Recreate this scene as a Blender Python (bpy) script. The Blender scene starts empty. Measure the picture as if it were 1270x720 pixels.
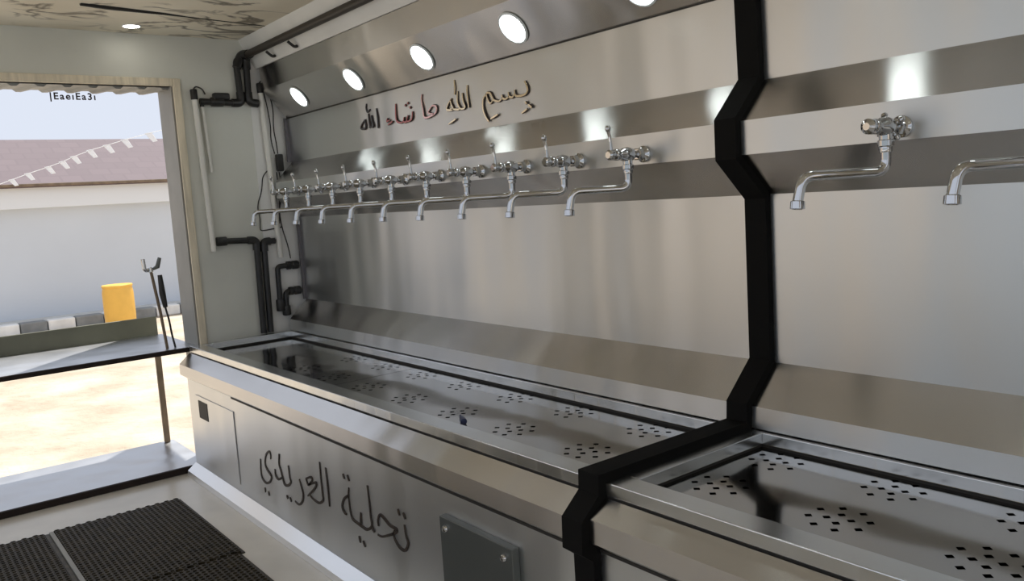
import bpy, bmesh, math, random
from mathutils import Vector, Matrix
random.seed(7)
SC = bpy.context.scene
COL = SC.collection
S = 1.85                                   # metres per survey unit


def P(x, y, z):                            # survey units -> metres: end wall at x=0, steel panel at y=0, floor at z=0
    return Vector(((x + 2.285) * S, (y - 1.0) * S, (z + 0.69) * S))


# ------------------------------------------------------------------ camera
cam = bpy.data.cameras.new('camera')
cam.sensor_width = 36.0
cam.lens = 36.0 * 1026.6 / 1270.0
cam.clip_start = 0.02
cam.clip_end = 400
co = bpy.data.objects.new('camera', cam)
COL.objects.link(co)
SC.camera = co
yaw, pit, rol = [math.radians(a) for a in (142.11157847, -6.48523158, -3.64518127)]
fw = Vector((math.cos(pit) * math.cos(yaw), math.cos(pit) * math.sin(yaw), math.sin(pit)))
r0 = Vector((math.sin(yaw), -math.cos(yaw), 0))
u0 = r0.cross(fw)
rt = math.cos(rol) * r0 + math.sin(rol) * u0
up = -math.sin(rol) * r0 + math.cos(rol) * u0
m = Matrix((rt, up, -fw)).transposed().to_4x4()
m.translation = P(0, 0, 0)
co.matrix_world = m

# ------------------------------------------------------------------ sky, sun, exposure
SC.view_settings.view_transform = 'Standard'
SC.view_settings.look = 'None'
SC.view_settings.gamma = 1.0
SC.view_settings.use_curve_mapping = False
SC.view_settings.exposure = 0.90
world = bpy.data.worlds.new('world')
SC.world = world
world.use_nodes = True
bg = world.node_tree.nodes['Background']
bg.inputs[0].default_value = (0.73, 0.785, 0.90, 1)
bg.inputs[1].default_value = 0.55
sun = bpy.data.lights.new('sun', 'SUN')
sun.energy = 3.3
sun.angle = math.radians(0.6)
sun.color = (1.0, 0.96, 0.89)
so = bpy.data.objects.new('sun', sun)
COL.objects.link(so)
so.rotation_euler = Vector((-0.25, 0.30, 0.92)).to_track_quat('Z', 'Y').to_euler()
LAMP = 5.0                                # radiance of the lamp lenses

# ------------------------------------------------------------------ materials


def nodes_of(name):
    m = bpy.data.materials.new(name)
    m.use_nodes = True
    nt = m.node_tree
    return m, nt, nt.nodes['Principled BSDF']


def plain(name, col, rough=0.5, metal=0.0, spec=0.5, bump=0.0, bscale=60.0, var=0.0, vscale=5.0, stretch=(1, 1, 1)):
    m, nt, b = nodes_of(name)
    b.inputs['Base Color'].default_value = (*col, 1)
    b.inputs['Roughness'].default_value = rough
    b.inputs['Metallic'].default_value = metal
    b.inputs['Specular IOR Level'].default_value = spec
    tc = nt.nodes.new('ShaderNodeTexCoord')
    mp = nt.nodes.new('ShaderNodeMapping')
    mp.inputs['Scale'].default_value = stretch
    nt.links.new(tc.outputs['Object'], mp.inputs[0])
    if var > 0:
        n = nt.nodes.new('ShaderNodeTexNoise')
        n.inputs['Scale'].default_value = vscale
        n.inputs['Detail'].default_value = 5
        nt.links.new(mp.outputs[0], n.inputs['Vector'])
        r = nt.nodes.new('ShaderNodeValToRGB')
        r.color_ramp.elements[0].position = 0.3
        r.color_ramp.elements[1].position = 0.7
        r.color_ramp.elements[0].color = (*[c * (1 - var) for c in col], 1)
        r.color_ramp.elements[1].color = (*[min(1, c * (1 + var)) for c in col], 1)
        nt.links.new(n.outputs['Fac'], r.inputs[0])
        nt.links.new(r.outputs[0], b.inputs['Base Color'])
    if bump > 0:
        n = nt.nodes.new('ShaderNodeTexNoise')
        n.inputs['Scale'].default_value = bscale
        n.inputs['Detail'].default_value = 4
        nt.links.new(mp.outputs[0], n.inputs['Vector'])
        bp = nt.nodes.new('ShaderNodeBump')
        bp.inputs['Strength'].default_value = bump
        bp.inputs['Distance'].default_value = 0.01
        nt.links.new(n.outputs['Fac'], bp.inputs['Height'])
        nt.links.new(bp.outputs[0], b.inputs['Normal'])
    return m


def steel(name, col=(0.66, 0.672, 0.672), rough=0.37, aniso=0.65, tangent=(0, 0, 1), warp=0.018, wscale=(4.0, 4.0, 0.9)):
    """brushed sheet steel: brush lines along x, so reflections smear along the tangent; the sheet itself is a little wavy"""
    m, nt, b = nodes_of(name)
    b.inputs['Base Color'].default_value = (*col, 1)
    b.inputs['Metallic'].default_value = 1.0
    b.inputs['Roughness'].default_value = rough
    b.inputs['Anisotropic'].default_value = aniso
    t = nt.nodes.new('ShaderNodeCombineXYZ')
    for i in range(3):
        t.inputs[i].default_value = tangent[i]
    nt.links.new(t.outputs[0], b.inputs['Tangent'])
    tc = nt.nodes.new('ShaderNodeTexCoord')
    mp = nt.nodes.new('ShaderNodeMapping')
    mp.inputs['Scale'].default_value = wscale
    nt.links.new(tc.outputs['Object'], mp.inputs[0])
    n = nt.nodes.new('ShaderNodeTexNoise')
    n.inputs['Scale'].default_value = 1.0
    n.inputs['Detail'].default_value = 1.0
    nt.links.new(mp.outputs[0], n.inputs['Vector'])
    bp = nt.nodes.new('ShaderNodeBump')
    bp.inputs['Strength'].default_value = 1.0
    bp.inputs['Distance'].default_value = warp
    nt.links.new(n.outputs['Fac'], bp.inputs['Height'])
    nt.links.new(bp.outputs[0], b.inputs['Normal'])
    # fine brush lines vary the gloss and the tone a little
    mp2 = nt.nodes.new('ShaderNodeMapping')
    mp2.inputs['Scale'].default_value = (1.2, 260, 260)
    nt.links.new(tc.outputs['Object'], mp2.inputs[0])
    n2 = nt.nodes.new('ShaderNodeTexNoise')
    n2.inputs['Scale'].default_value = 1.0
    n2.inputs['Detail'].default_value = 3.0
    nt.links.new(mp2.outputs[0], n2.inputs['Vector'])
    mr = nt.nodes.new('ShaderNodeMapRange')
    mr.inputs['To Min'].default_value = rough - 0.012
    mr.inputs['To Max'].default_value = rough + 0.012
    nt.links.new(n2.outputs['Fac'], mr.inputs['Value'])
    nt.links.new(mr.outputs[0], b.inputs['Roughness'])
    return m


def emit(name, col, strength):
    m, nt, b = nodes_of(name)
    b.inputs['Base Color'].default_value = (0.9, 0.9, 0.9, 1)
    b.inputs['Emission Color'].default_value = (*col, 1)
    b.inputs['Emission Strength'].default_value = strength
    return m


M = {}
M['steel'] = steel('brushed_steel')
M['steel_slant'] = steel('brushed_steel_fold', col=(0.60, 0.585, 0.565), rough=0.26, aniso=0.96, tangent=(0, 0.7, 0.7), warp=0.008)
M['steel_flat'] = steel('brushed_steel_flat', rough=0.25, tangent=(0, 1, 0), warp=0.01)
M['tray'] = steel('wet_tray_steel', col=(0.40, 0.385, 0.36), rough=0.10, aniso=0.3, tangent=(0, 1, 0), warp=0.008, wscale=(3, 3, 3))
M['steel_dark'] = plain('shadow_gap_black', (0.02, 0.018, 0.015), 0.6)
M['edge_shadow'] = plain('edge_shadow_grey', (0.16, 0.15, 0.16), 0.5, 0.5)
M['chrome'] = plain('polished_chrome', (0.56, 0.56, 0.56), 0.05, 1.0)
M['rubber'] = plain('black_rubber', (0.006, 0.0055, 0.005), 0.75, spec=0.12)
M['black_pvc'] = plain('black_pvc', (0.018, 0.017, 0.016), 0.38)
M['brown_pipe'] = plain('dusty_black_pvc', (0.035, 0.027, 0.02), 0.5)
M['white_tube'] = plain('white_plastic', (0.80, 0.78, 0.72), 0.4)
M['cable'] = plain('dark_cable', (0.03, 0.025, 0.022), 0.5)
M['plate'] = plain('grey_plate', (0.16, 0.17, 0.16), 0.35, 0.6)
M['wall'] = plain('grey_green_wall_paint', (0.70, 0.70, 0.635), 0.5, var=0.06, vscale=2.5, bump=0.05, bscale=8)
M['white_panel'] = plain('white_wall_panel', (0.84, 0.83, 0.80), 0.5, var=0.05)
M['fascia'] = plain('cream_fascia_paint', (0.82, 0.80, 0.75), 0.5, var=0.05)
M['cream_wall'] = plain('cream_wall_paint', (0.80, 0.74, 0.66), 0.6, var=0.06, vscale=2.5)
M['wood'] = plain('pale_wood_trim', (0.78, 0.69, 0.53), 0.6, var=0.18, vscale=14, stretch=(3, 3, 0.4))
M['jamb'] = plain('grey_jamb_metal', (0.33, 0.32, 0.29), 0.5, var=0.12)
M['dark_bar'] = plain('dark_brown_bar', (0.030, 0.022, 0.019), 0.7, spec=0.15)
M['shelf'] = steel('outdoor_shelf_steel', col=(0.55, 0.56, 0.58), rough=0.33, aniso=0.3, tangent=(1, 0, 0), warp=0.02)
M['lip'] = plain('olive_painted_lip', (0.12, 0.122, 0.088), 0.6, var=0.45, vscale=2.2)
M['post'] = plain('rusty_brown_post', (0.18, 0.13, 0.085), 0.6, var=0.3, vscale=9)
M['floor'] = plain('cream_sheet_floor', (0.68, 0.63, 0.54), 0.22, var=0.10, vscale=3)
M['mat'] = plain('olive_black_rubber_mat', (0.036, 0.027, 0.013), 0.45, spec=0.25, var=0.6, vscale=40)
M['kick'] = plain('white_aluminium_trim', (0.90, 0.91, 0.92), 0.30, 0.75)
M['cut'] = plain('dark_cut_letters', (0.035, 0.024, 0.017), 0.45)
M['gold'] = plain('gold_mirror_letters', (0.88, 0.72, 0.48), 0.18, 1.0)
M['rose'] = plain('rose_mirror_letters', (0.80, 0.50, 0.44), 0.2, 1.0)
M['red'] = plain('dark_red_mirror_letters', (0.42, 0.16, 0.14), 0.22, 1.0)
M['grey_letter'] = plain('dark_grey_letters', (0.10, 0.10, 0.105), 0.3, 0.8)
M['outline'] = plain('letter_edge_brown', (0.06, 0.04, 0.035), 0.5)
M['blue_plastic'] = plain('dark_blue_plastic', (0.02, 0.03, 0.10), 0.35)
M['lens'] = emit('lamp_lens', (0.90, 1.0, 1.0), LAMP)
M['ceil_lens'] = emit('ceiling_lamp_lens', (1.0, 0.96, 0.86), LAMP * 1.5)
M['lamp_ring'] = plain('lamp_ring_white', (0.75, 0.78, 0.78), 0.3)
M['yellow'] = plain('yellow_plastic', (0.80, 0.46, 0.08), 0.45, var=0.06)
M['facade'] = plain('whitewashed_wall', (0.60, 0.64, 0.69), 0.8, var=0.03, vscale=0.8)
M['added_wall_beige'] = plain('beige_added_wall', (0.66, 0.56, 0.45), 0.8, var=0.08, vscale=0.7)
M['added_wall_blue'] = plain('pale_blue_added_wall', (0.33, 0.38, 0.42), 0.8, var=0.06, vscale=0.7)
M['asphalt'] = plain('grey_asphalt', (0.36, 0.365, 0.37), 0.85, var=0.15, vscale=3)
M['facade_band'] = plain('white_eaves_board', (0.74, 0.76, 0.78), 0.8)
M['kerb_white'] = plain('white_kerb_paint', (0.78, 0.78, 0.76), 0.8, var=0.1)
M['kerb_dark'] = plain('dark_kerb_paint', (0.24, 0.25, 0.25), 0.8, var=0.2)
M['pavement'] = plain('grey_pavement', (0.55, 0.55, 0.53), 0.85, var=0.1)


def mat_ceiling():
    m, nt, b = nodes_of('stained_beige_board')
    b.inputs['Roughness'].default_value = 0.6
    tc = nt.nodes.new('ShaderNodeTexCoord')

    def noise(scale, stretch, detail=4.0, dist=0.0):
        mp = nt.nodes.new('ShaderNodeMapping')
        mp.inputs['Scale'].default_value = stretch
        nt.links.new(tc.outputs['Object'], mp.inputs[0])
        n = nt.nodes.new('ShaderNodeTexNoise')
        n.inputs['Scale'].default_value = scale
        n.inputs['Detail'].default_value = detail
        n.inputs['Distortion'].default_value = dist
        nt.links.new(mp.outputs[0], n.inputs['Vector'])
        return n

    def ramp(src, a, bb, ca, cb):
        r = nt.nodes.new('ShaderNodeValToRGB')
        r.color_ramp.elements[0].position = a
        r.color_ramp.elements[1].position = bb
        r.color_ramp.elements[0].color = (*ca, 1)
        r.color_ramp.elements[1].color = (*cb, 1)
        nt.links.new(src, r.inputs[0])
        return r
    base = ramp(noise(2.2, (1, 1, 1)).outputs['Fac'], 0.3, 0.7, (0.74, 0.66, 0.51), (0.90, 0.83, 0.68))
    # flaked dark marks: thin veins where a stretched noise crosses one level, broken up by a second noise
    v = noise(3.2, (1.9, 1.0, 1), 5.0, 0.6)
    sub = nt.nodes.new('ShaderNodeMath')
    sub.operation = 'SUBTRACT'
    sub.inputs[1].default_value = 0.5
    nt.links.new(v.outputs['Fac'], sub.inputs[0])
    ab = nt.nodes.new('ShaderNodeMath')
    ab.operation = 'ABSOLUTE'
    nt.links.new(sub.outputs[0], ab.inputs[0])
    vein = ramp(ab.outputs[0], 0.006, 0.040, (1, 1, 1), (0, 0, 0))
    brk = ramp(noise(2.6, (1, 1, 1), 2.0).outputs['Fac'], 0.44, 0.54, (0, 0, 0), (1, 1, 1))
    mul = nt.nodes.new('ShaderNodeMath')
    mul.operation = 'MULTIPLY'
    nt.links.new(vein.outputs[0], mul.inputs[0])
    nt.links.new(brk.outputs[0], mul.inputs[1])
    mul2 = nt.nodes.new('ShaderNodeMath')
    mul2.operation = 'MULTIPLY'
    mul2.inputs[1].default_value = 0.8
    nt.links.new(mul.outputs[0], mul2.inputs[0])
    mix = nt.nodes.new('ShaderNodeMix')
    mix.data_type = 'RGBA'
    nt.links.new(mul2.outputs[0], mix.inputs[0])
    nt.links.new(base.outputs[0], mix.inputs[6])
    mix.inputs[7].default_value = (0.075, 0.055, 0.03, 1)
    nt.links.new(mix.outputs[2], b.inputs['Base Color'])
    return m


def mat_ground():
    m, nt, b = nodes_of('sandy_ground')
    b.inputs['Roughness'].default_value = 0.95
    tc = nt.nodes.new('ShaderNodeTexCoord')
    n = nt.nodes.new('ShaderNodeTexNoise')
    n.inputs['Scale'].default_value = 1.6
    n.inputs['Detail'].default_value = 9
    nt.links.new(tc.outputs['Object'], n.inputs['Vector'])
    r = nt.nodes.new('ShaderNodeValToRGB')
    r.color_ramp.elements[0].position = 0.32
    r.color_ramp.elements[1].position = 0.66
    r.color_ramp.elements[0].color = (0.38, 0.31, 0.23, 1)
    r.color_ramp.elements[1].color = (0.58, 0.50, 0.40, 1)
    nt.links.new(n.outputs['Fac'], r.inputs[0])
    nt.links.new(r.outputs[0], b.inputs['Base Color'])
    n2 = nt.nodes.new('ShaderNodeTexNoise')
    n2.inputs['Scale'].default_value = 9
    n2.inputs['Detail'].default_value = 8
    nt.links.new(tc.outputs['Object'], n2.inputs['Vector'])
    bp = nt.nodes.new('ShaderNodeBump')
    bp.inputs['Strength'].default_value = 0.6
    bp.inputs['Distance'].default_value = 0.08
    nt.links.new(n2.outputs['Fac'], bp.inputs['Height'])
    nt.links.new(bp.outputs[0], b.inputs['Normal'])
    return m


def mat_tiles():
    m, nt, b = nodes_of('faded_red_roof_tiles')
    b.inputs['Roughness'].default_value = 0.8
    tc = nt.nodes.new('ShaderNodeTexCoord')
    br = nt.nodes.new('ShaderNodeTexBrick')
    br.inputs['Color1'].default_value = (0.145, 0.112, 0.122, 1)
    br.inputs['Color2'].default_value = (0.158, 0.122, 0.132, 1)
    br.inputs['Mortar'].default_value = (0.140, 0.108, 0.118, 1)
    br.inputs['Scale'].default_value = 1.0
    br.inputs['Mortar Size'].default_value = 0.02
    br.inputs['Brick Width'].default_value = 0.35
    br.inputs['Row Height'].default_value = 0.30
    mp = nt.nodes.new('ShaderNodeMapping')
    mp.inputs['Rotation'].default_value = (0, 0, math.pi / 2)
    nt.links.new(tc.outputs['Object'], mp.inputs[0])
    nt.links.new(mp.outputs[0], br.inputs['Vector'])
    nt.links.new(br.outputs['Color'], b.inputs['Base Color'])
    return m


def mat_flag():
    m, nt, b = nodes_of('white_flag_cloth')
    b.inputs['Base Color'].default_value = (0.85, 0.85, 0.85, 1)
    b.inputs['Roughness'].default_value = 0.9
    tr = nt.nodes.new('ShaderNodeBsdfTranslucent')
    tr.inputs['Color'].default_value = (0.9, 0.9, 0.9, 1)
    mx = nt.nodes.new('ShaderNodeMixShader')
    mx.inputs[0].default_value = 0.6
    nt.links.new(b.outputs[0], mx.inputs[1])
    nt.links.new(tr.outputs[0], mx.inputs[2])
    nt.links.new(mx.outputs[0], nt.nodes['Material Output'].inputs['Surface'])
    return m


M['flag'] = mat_flag()
M['ceiling'] = mat_ceiling()
M['ground'] = mat_ground()
M['tiles'] = mat_tiles()

# ------------------------------------------------------------------ helpers


def obj(name, bm, mat, parent=None, smooth=False, bevel=0.0):
    """link a bmesh (built in world metres) as ONE mesh object; with a parent it keeps its place"""
    bmesh.ops.recalc_face_normals(bm, faces=bm.faces)
    me = bpy.data.meshes.new(name)
    bm.to_mesh(me)
    bm.free()
    for mt in (mat if isinstance(mat, (list, tuple)) else [mat]):
        me.materials.append(mt)
    if smooth:
        for p in me.polygons:
            p.use_smooth = True
        me.set_sharp_from_angle(angle=math.radians(40))
    o = bpy.data.objects.new(name, me)
    COL.objects.link(o)
    if parent is not None:
        o.parent = parent
        o.matrix_parent_inverse = world_of(parent).inverted()
    if bevel > 0:
        md = o.modifiers.new('bevel', 'BEVEL')
        md.width = bevel
        md.segments = 2
        md.limit_method = 'ANGLE'
    return o


def world_of(o):
    mt = o.matrix_basis.copy()
    while o.parent is not None:
        mt = o.parent.matrix_basis @ o.matrix_parent_inverse @ mt
        o = o.parent
    return mt


def thing(name, label, cat, loc, group=None):
    o = bpy.data.objects.new(name, None)
    o.empty_display_size = 0.05
    COL.objects.link(o)
    o.location = loc
    o['label'] = label
    o['category'] = cat
    if group:
        o['group'] = group
    return o


def tag(o, label, cat, group=None):
    o['label'] = label
    o['category'] = cat
    if group:
        o['group'] = group
    return o


def struct(name, bm, mat, **k):
    o = obj(name, bm, mat, **k)
    o['kind'] = 'structure'
    return o


def box(bm, a, b):
    """axis-aligned box between two world points"""
    x0, x1 = sorted((a[0], b[0]))
    y0, y1 = sorted((a[1], b[1]))
    z0, z1 = sorted((a[2], b[2]))
    v = [bm.verts.new(c) for c in ((x0, y0, z0), (x1, y0, z0), (x1, y1, z0), (x0, y1, z0), (x0, y0, z1), (x1, y0, z1), (x1, y1, z1), (x0, y1, z1))]
    for f in ((0, 1, 2, 3), (4, 5, 6, 7), (0, 1, 5, 4), (1, 2, 6, 5), (2, 3, 7, 6), (3, 0, 4, 7)):
        bm.faces.new([v[i] for i in f])
    return bm


def boxu(a, b, bm=None):
    return box(bm if bm is not None else bmesh.new(), P(*a), P(*b))


def sheet(pts, x0, x1, th=0.004, bm=None, front=0.0):
    """folded sheet: survey (y, z) polyline run along x, thickness going away from the room"""
    bm = bm if bm is not None else bmesh.new()
    n = len(pts)
    nor = []
    for i in range(n - 1):
        d = Vector((pts[i + 1][0] - pts[i][0], pts[i + 1][1] - pts[i][1])).normalized()
        nor.append(Vector((-d.y, d.x)))        # going down: points to +y
    back = []
    for i in range(n):
        a = nor[max(0, i - 1)]
        c = nor[min(n - 2, i)]
        mm = (a + c)
        mm = mm / max(0.3, mm.dot(c))
        back.append((pts[i][0] + mm.x * th, pts[i][1] + mm.y * th))
    face = [(p[0] + (q[0] - p[0]) * front / th, p[1] + (q[1] - p[1]) * front / th) for p, q in zip(pts, back)]
    rows = []
    for x in (x0, x1):
        rows.append([bm.verts.new(P(x, *p)) for p in face] + [bm.verts.new(P(x, *p)) for p in reversed(back)])
    k = 2 * n
    for i in range(k):
        j = (i + 1) % k
        bm.faces.new((rows[0][i], rows[0][j], rows[1][j], rows[1][i]))
    for i in range(n - 1):
        for r in rows:
            bm.faces.new((r[i], r[i + 1], r[k - 2 - i], r[k - 1 - i]))
    return bm


def frame_of(d):
    d = d.normalized()
    a = Vector((0, 0, 1)) if abs(d.z) < 0.9 else Vector((1, 0, 0))
    u = d.cross(a).normalized()
    return d, u, d.cross(u)


def tube(pts, rad, seg=12, bm=None, caps=True):
    """round tube through world points; rad: one number or one per point"""
    bm = bm if bm is not None else bmesh.new()
    pts = [Vector(p) for p in pts]
    n = len(pts)
    rr = rad if isinstance(rad, (list, tuple)) else [rad] * n
    rings = []
    u = None
    for i in range(n):
        d = (pts[min(n - 1, i + 1)] - pts[max(0, i - 1)]).normalized()
        if u is None:
            _, u, _w = frame_of(d)
        u = (u - d * u.dot(d)).normalized()
        w = d.cross(u)
        rings.append([bm.verts.new(pts[i] + (u * math.cos(t) + w * math.sin(t)) * rr[i]) for t in [2 * math.pi * q / seg for q in range(seg)]])
    for i in range(n - 1):
        for q in range(seg):
            bm.faces.new((rings[i][q], rings[i][(q + 1) % seg], rings[i + 1][(q + 1) % seg], rings[i + 1][q]))
    if caps:
        bm.faces.new(rings[0])
        bm.faces.new(rings[-1])
    return bm


def lathe(origin, axis, prof, seg=20, bm=None):
    """turned shape: prof = [(along, radius), ...] from origin along axis (world metres)"""
    bm = bm if bm is not None else bmesh.new()
    d, u, w = frame_of(Vector(axis))
    o = Vector(origin)
    rings = []
    for a, r in prof:
        c = o + d * a
        rings.append([bm.verts.new(c + (u * math.cos(t) + w * math.sin(t)) * max(r, 1e-5)) for t in [2 * math.pi * q / seg for q in range(seg)]])
    for i in range(len(rings) - 1):
        for q in range(seg):
            bm.faces.new((rings[i][q], rings[i][(q + 1) % seg], rings[i + 1][(q + 1) % seg], rings[i + 1][q]))
    bm.faces.new(rings[0])
    bm.faces.new(rings[-1])
    return bm


def arc(pts, r, k=6):
    """round the corners of a world polyline with radius r"""
    pts = [Vector(p) for p in pts]
    out = [pts[0]]
    for i in range(1, len(pts) - 1):
        a = (pts[i - 1] - pts[i])
        b = (pts[i + 1] - pts[i])
        q = min(r, a.length * 0.49, b.length * 0.49)
        p0 = pts[i] + a.normalized() * q
        p1 = pts[i] + b.normalized() * q
        for j in range(k + 1):
            t = j / k
            out.append(p0 * (1 - t) ** 2 + pts[i] * 2 * t * (1 - t) + p1 * t * t)
    out.append(pts[-1])
    return out


def smooth_line(p, k=6):
    """Catmull-Rom through 2-D points"""
    if len(p) < 3:
        return [Vector((p[0][0] + (p[-1][0] - p[0][0]) * t / k, p[0][1] + (p[-1][1] - p[0][1]) * t / k)) for t in range(k + 1)]
    q = [Vector(v) for v in p]
    q = [q[0] * 2 - q[1]] + q + [q[-1] * 2 - q[-2]]
    out = []
    for i in range(1, len(q) - 2):
        for j in range(k):
            t = j / k
            out.append(0.5 * ((2 * q[i]) + (q[i + 1] - q[i - 1]) * t + (2 * q[i - 1] - 5 * q[i] + 4 * q[i + 1] - q[i + 2]) * t * t + (3 * q[i] - q[i - 1] - 3 * q[i + 1] + q[i + 2]) * t ** 3))
    out.append(q[-2])
    return out


def strokes(lines, y, wid, th, bm=None):
    """pen strokes on the plane y (survey units): raised ribbons that taper at both ends like a reed pen"""
    bm = bm if bm is not None else bmesh.new()
    for ln in lines:
        c = smooth_line(ln)
        n = len(c)
        rows = []
        for i in range(n):
            d = (c[min(n - 1, i + 1)] - c[max(0, i - 1)])
            d = d.normalized() if d.length > 1e-9 else Vector((1, 0))
            t = i / (n - 1)
            pen = abs(d.x * 0.55 + d.y * 0.83) * -0.35 + 1.15       # pen angle
            w = wid * pen * (0.55 + 0.45 * math.sin(math.pi * min(1, max(0, t * 0.9 + 0.08))))
            s = Vector((-d.y, d.x)) * w
            a, b = c[i] + s, c[i] - s
            rows.append([bm.verts.new(P(a.x, y - th, a.y)), bm.verts.new(P(b.x, y - th, b.y)), bm.verts.new(P(b.x, y, b.y)), bm.verts.new(P(a.x, y, a.y))])
        for i in range(n - 1):
            for q in range(4):
                bm.faces.new((rows[i][q], rows[i][(q + 1) % 4], rows[i + 1][(q + 1) % 4], rows[i + 1][q]))
        bm.faces.new(rows[0])
        bm.faces.new(rows[-1])
    return bm


def copy_thing(src, delta, label, group=None):
    """copy a thing with its parts and their sub-parts, moved by delta"""
    r = src.copy()
    COL.objects.link(r)
    r.location = src.location + delta
    r['label'] = label
    if group:
        r['group'] = group

    def kids(a, b):
        for ch in a.children:
            c = ch.copy()
            COL.objects.link(c)
            c.parent = b
            c.matrix_parent_inverse = ch.matrix_parent_inverse.copy()
            kids(ch, c)
    kids(src, r)
    return r


def screw(name, at, axis, r, mat, parent):
    return obj(name, lathe(at, axis, [(0, r), (0.35 * r, r), (0.8 * r, r * 0.72), (0.95 * r, r * 0.2)], 14), mat, parent, smooth=True)

NAME_WORD = [[(-1.4355,-0.4885),(-1.4332,-0.5207),(-1.4333,-0.5645)],[(-1.4607,-0.4831),(-1.461,-0.5173),(-1.4596,-0.5472),(-1.4608,-0.5596),(-1.4784,-0.5693),(-1.5011,-0.569),(-1.5189,-0.5652)],[(-1.5329,-0.5332),(-1.5079,-0.5243),(-1.5032,-0.5303),(-1.5237,-0.5436),(-1.5329,-0.5332)],[(-1.5237,-0.5436),(-1.4862,-0.5304),(-1.4935,-0.5434),(-1.5314,-0.5684)],[(-1.5667,-0.5423),(-1.5598,-0.5555),(-1.5545,-0.5711),(-1.5621,-0.5879),(-1.5792,-0.5988),(-1.5989,-0.5974)],[(-1.6422,-0.5954),(-1.6369,-0.6017)],[(-1.625,-0.5954),(-1.6197,-0.6039)],[(-1.6182,-0.5252),(-1.6161,-0.5496),(-1.6133,-0.5598),(-1.6286,-0.5705),(-1.6474,-0.5724),(-1.6553,-0.561),(-1.6622,-0.5449),(-1.6685,-0.5331),(-1.6629,-0.5098)],[(-1.6565,-0.5591),(-1.6786,-0.5688),(-1.6937,-0.5633),(-1.6944,-0.55)],[(-1.7747,-0.545),(-1.7791,-0.5692),(-1.7766,-0.5873),(-1.7552,-0.595),(-1.7302,-0.5867),(-1.7197,-0.5717),(-1.7408,-0.5605),(-1.7493,-0.5487),(-1.7384,-0.528),(-1.7183,-0.5158),(-1.7115,-0.5223),(-1.7138,-0.5318)],[(-1.7645,-0.6088),(-1.7642,-0.6192)],[(-1.7463,-0.6125),(-1.7435,-0.6222)]]
TAHLIYA = [[(-1.15,-0.5208),(-1.1478,-0.537),(-1.1428,-0.5502),(-1.1528,-0.5648),(-1.1688,-0.5666),(-1.1836,-0.5582),(-1.1893,-0.5481),(-1.1848,-0.5403)],[(-1.167,-0.4982),(-1.1639,-0.5089)],[(-1.1508,-0.5001),(-1.1457,-0.5102)],[(-1.2405,-0.5487),(-1.2409,-0.5377),(-1.2326,-0.5266),(-1.22,-0.5275),(-1.2003,-0.5351),(-1.1762,-0.5368),(-1.1857,-0.546),(-1.2078,-0.5557),(-1.2302,-0.5645),(-1.2455,-0.5656)],[(-1.2698,-0.4832),(-1.2677,-0.5071),(-1.2668,-0.536),(-1.2658,-0.5558),(-1.2833,-0.567),(-1.3016,-0.5672),(-1.3199,-0.5655),(-1.3384,-0.5625),(-1.3453,-0.5481),(-1.3475,-0.5207),(-1.3433,-0.5057)],[(-1.2658,-0.5558),(-1.2572,-0.565)],[(-1.3061,-0.5662),(-1.307,-0.5584),(-1.304,-0.5416)],[(-1.3475,-0.5207),(-1.3669,-0.5326),(-1.3775,-0.5495),(-1.3694,-0.5592),(-1.3623,-0.5608)],[(-1.3626,-0.4835),(-1.3584,-0.4926)],[(-1.3452,-0.4818),(-1.3399,-0.4921)],[(-1.3185,-0.5894),(-1.316,-0.6014)],[(-1.3041,-0.5943),(-1.2979,-0.604)]]
GOD_LEFT = [[(-1.7461,0.2248),(-1.7441,0.2034),(-1.7456,0.1788)],[(-1.7722,0.2119),(-1.7709,0.1975),(-1.7665,0.1863),(-1.7768,0.1847),(-1.7849,0.1882)],[(-1.7863,0.2171),(-1.7856,0.1991),(-1.784,0.1863),(-1.7881,0.1849)],[(-1.8054,0.2058),(-1.8042,0.1902),(-1.8092,0.1838),(-1.828,0.1868),(-1.8225,0.1958),(-1.8055,0.2049)],[(-1.7954,0.2308),(-1.7911,0.2222),(-1.7814,0.2237),(-1.7765,0.2264)],[(-1.7917,0.2411),(-1.7961,0.2309)]]
WILLED = [[(-1.697,0.1964),(-1.7015,0.1899),(-1.6873,0.191)],[(-1.6758,0.1871),(-1.6976,0.1812)],[(-1.6564,0.2242),(-1.6589,0.2075),(-1.6585,0.1887),(-1.6477,0.1815),(-1.6311,0.1809),(-1.6236,0.1907)],[(-1.6294,0.1813),(-1.6164,0.1798),(-1.6069,0.193)],[(-1.6148,0.1797),(-1.6016,0.1804),(-1.5913,0.1846),(-1.5876,0.1991)],[(-1.6164,0.2173),(-1.613,0.2138)],[(-1.6055,0.2204),(-1.602,0.2175)],[(-1.5979,0.2103),(-1.5945,0.2069)]]
WHAT = [[(-1.5438,0.2305),(-1.547,0.2187),(-1.5439,0.1972),(-1.5414,0.1823),(-1.5296,0.179),(-1.5081,0.1818),(-1.4941,0.1865),(-1.4912,0.1973),(-1.5054,0.2014),(-1.5184,0.1942),(-1.5237,0.1884),(-1.5019,0.1834)]]
GOD_RIGHT = [[(-1.4187,0.2425),(-1.4177,0.2264),(-1.4208,0.2133)],[(-1.3746,0.2261),(-1.3766,0.2091),(-1.3741,0.1814)],[(-1.3938,0.213),(-1.3927,0.1979),(-1.387,0.1838),(-1.3991,0.1816),(-1.4048,0.1843)],[(-1.4096,0.2185),(-1.4131,0.1971),(-1.4064,0.1831),(-1.4245,0.1841),(-1.4395,0.1871)],[(-1.4339,0.2065),(-1.4476,0.1963),(-1.452,0.1865),(-1.4305,0.1848),(-1.4352,0.1965),(-1.4372,0.2052)],[(-1.4224,0.1643),(-1.4496,0.1569)]]
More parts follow.
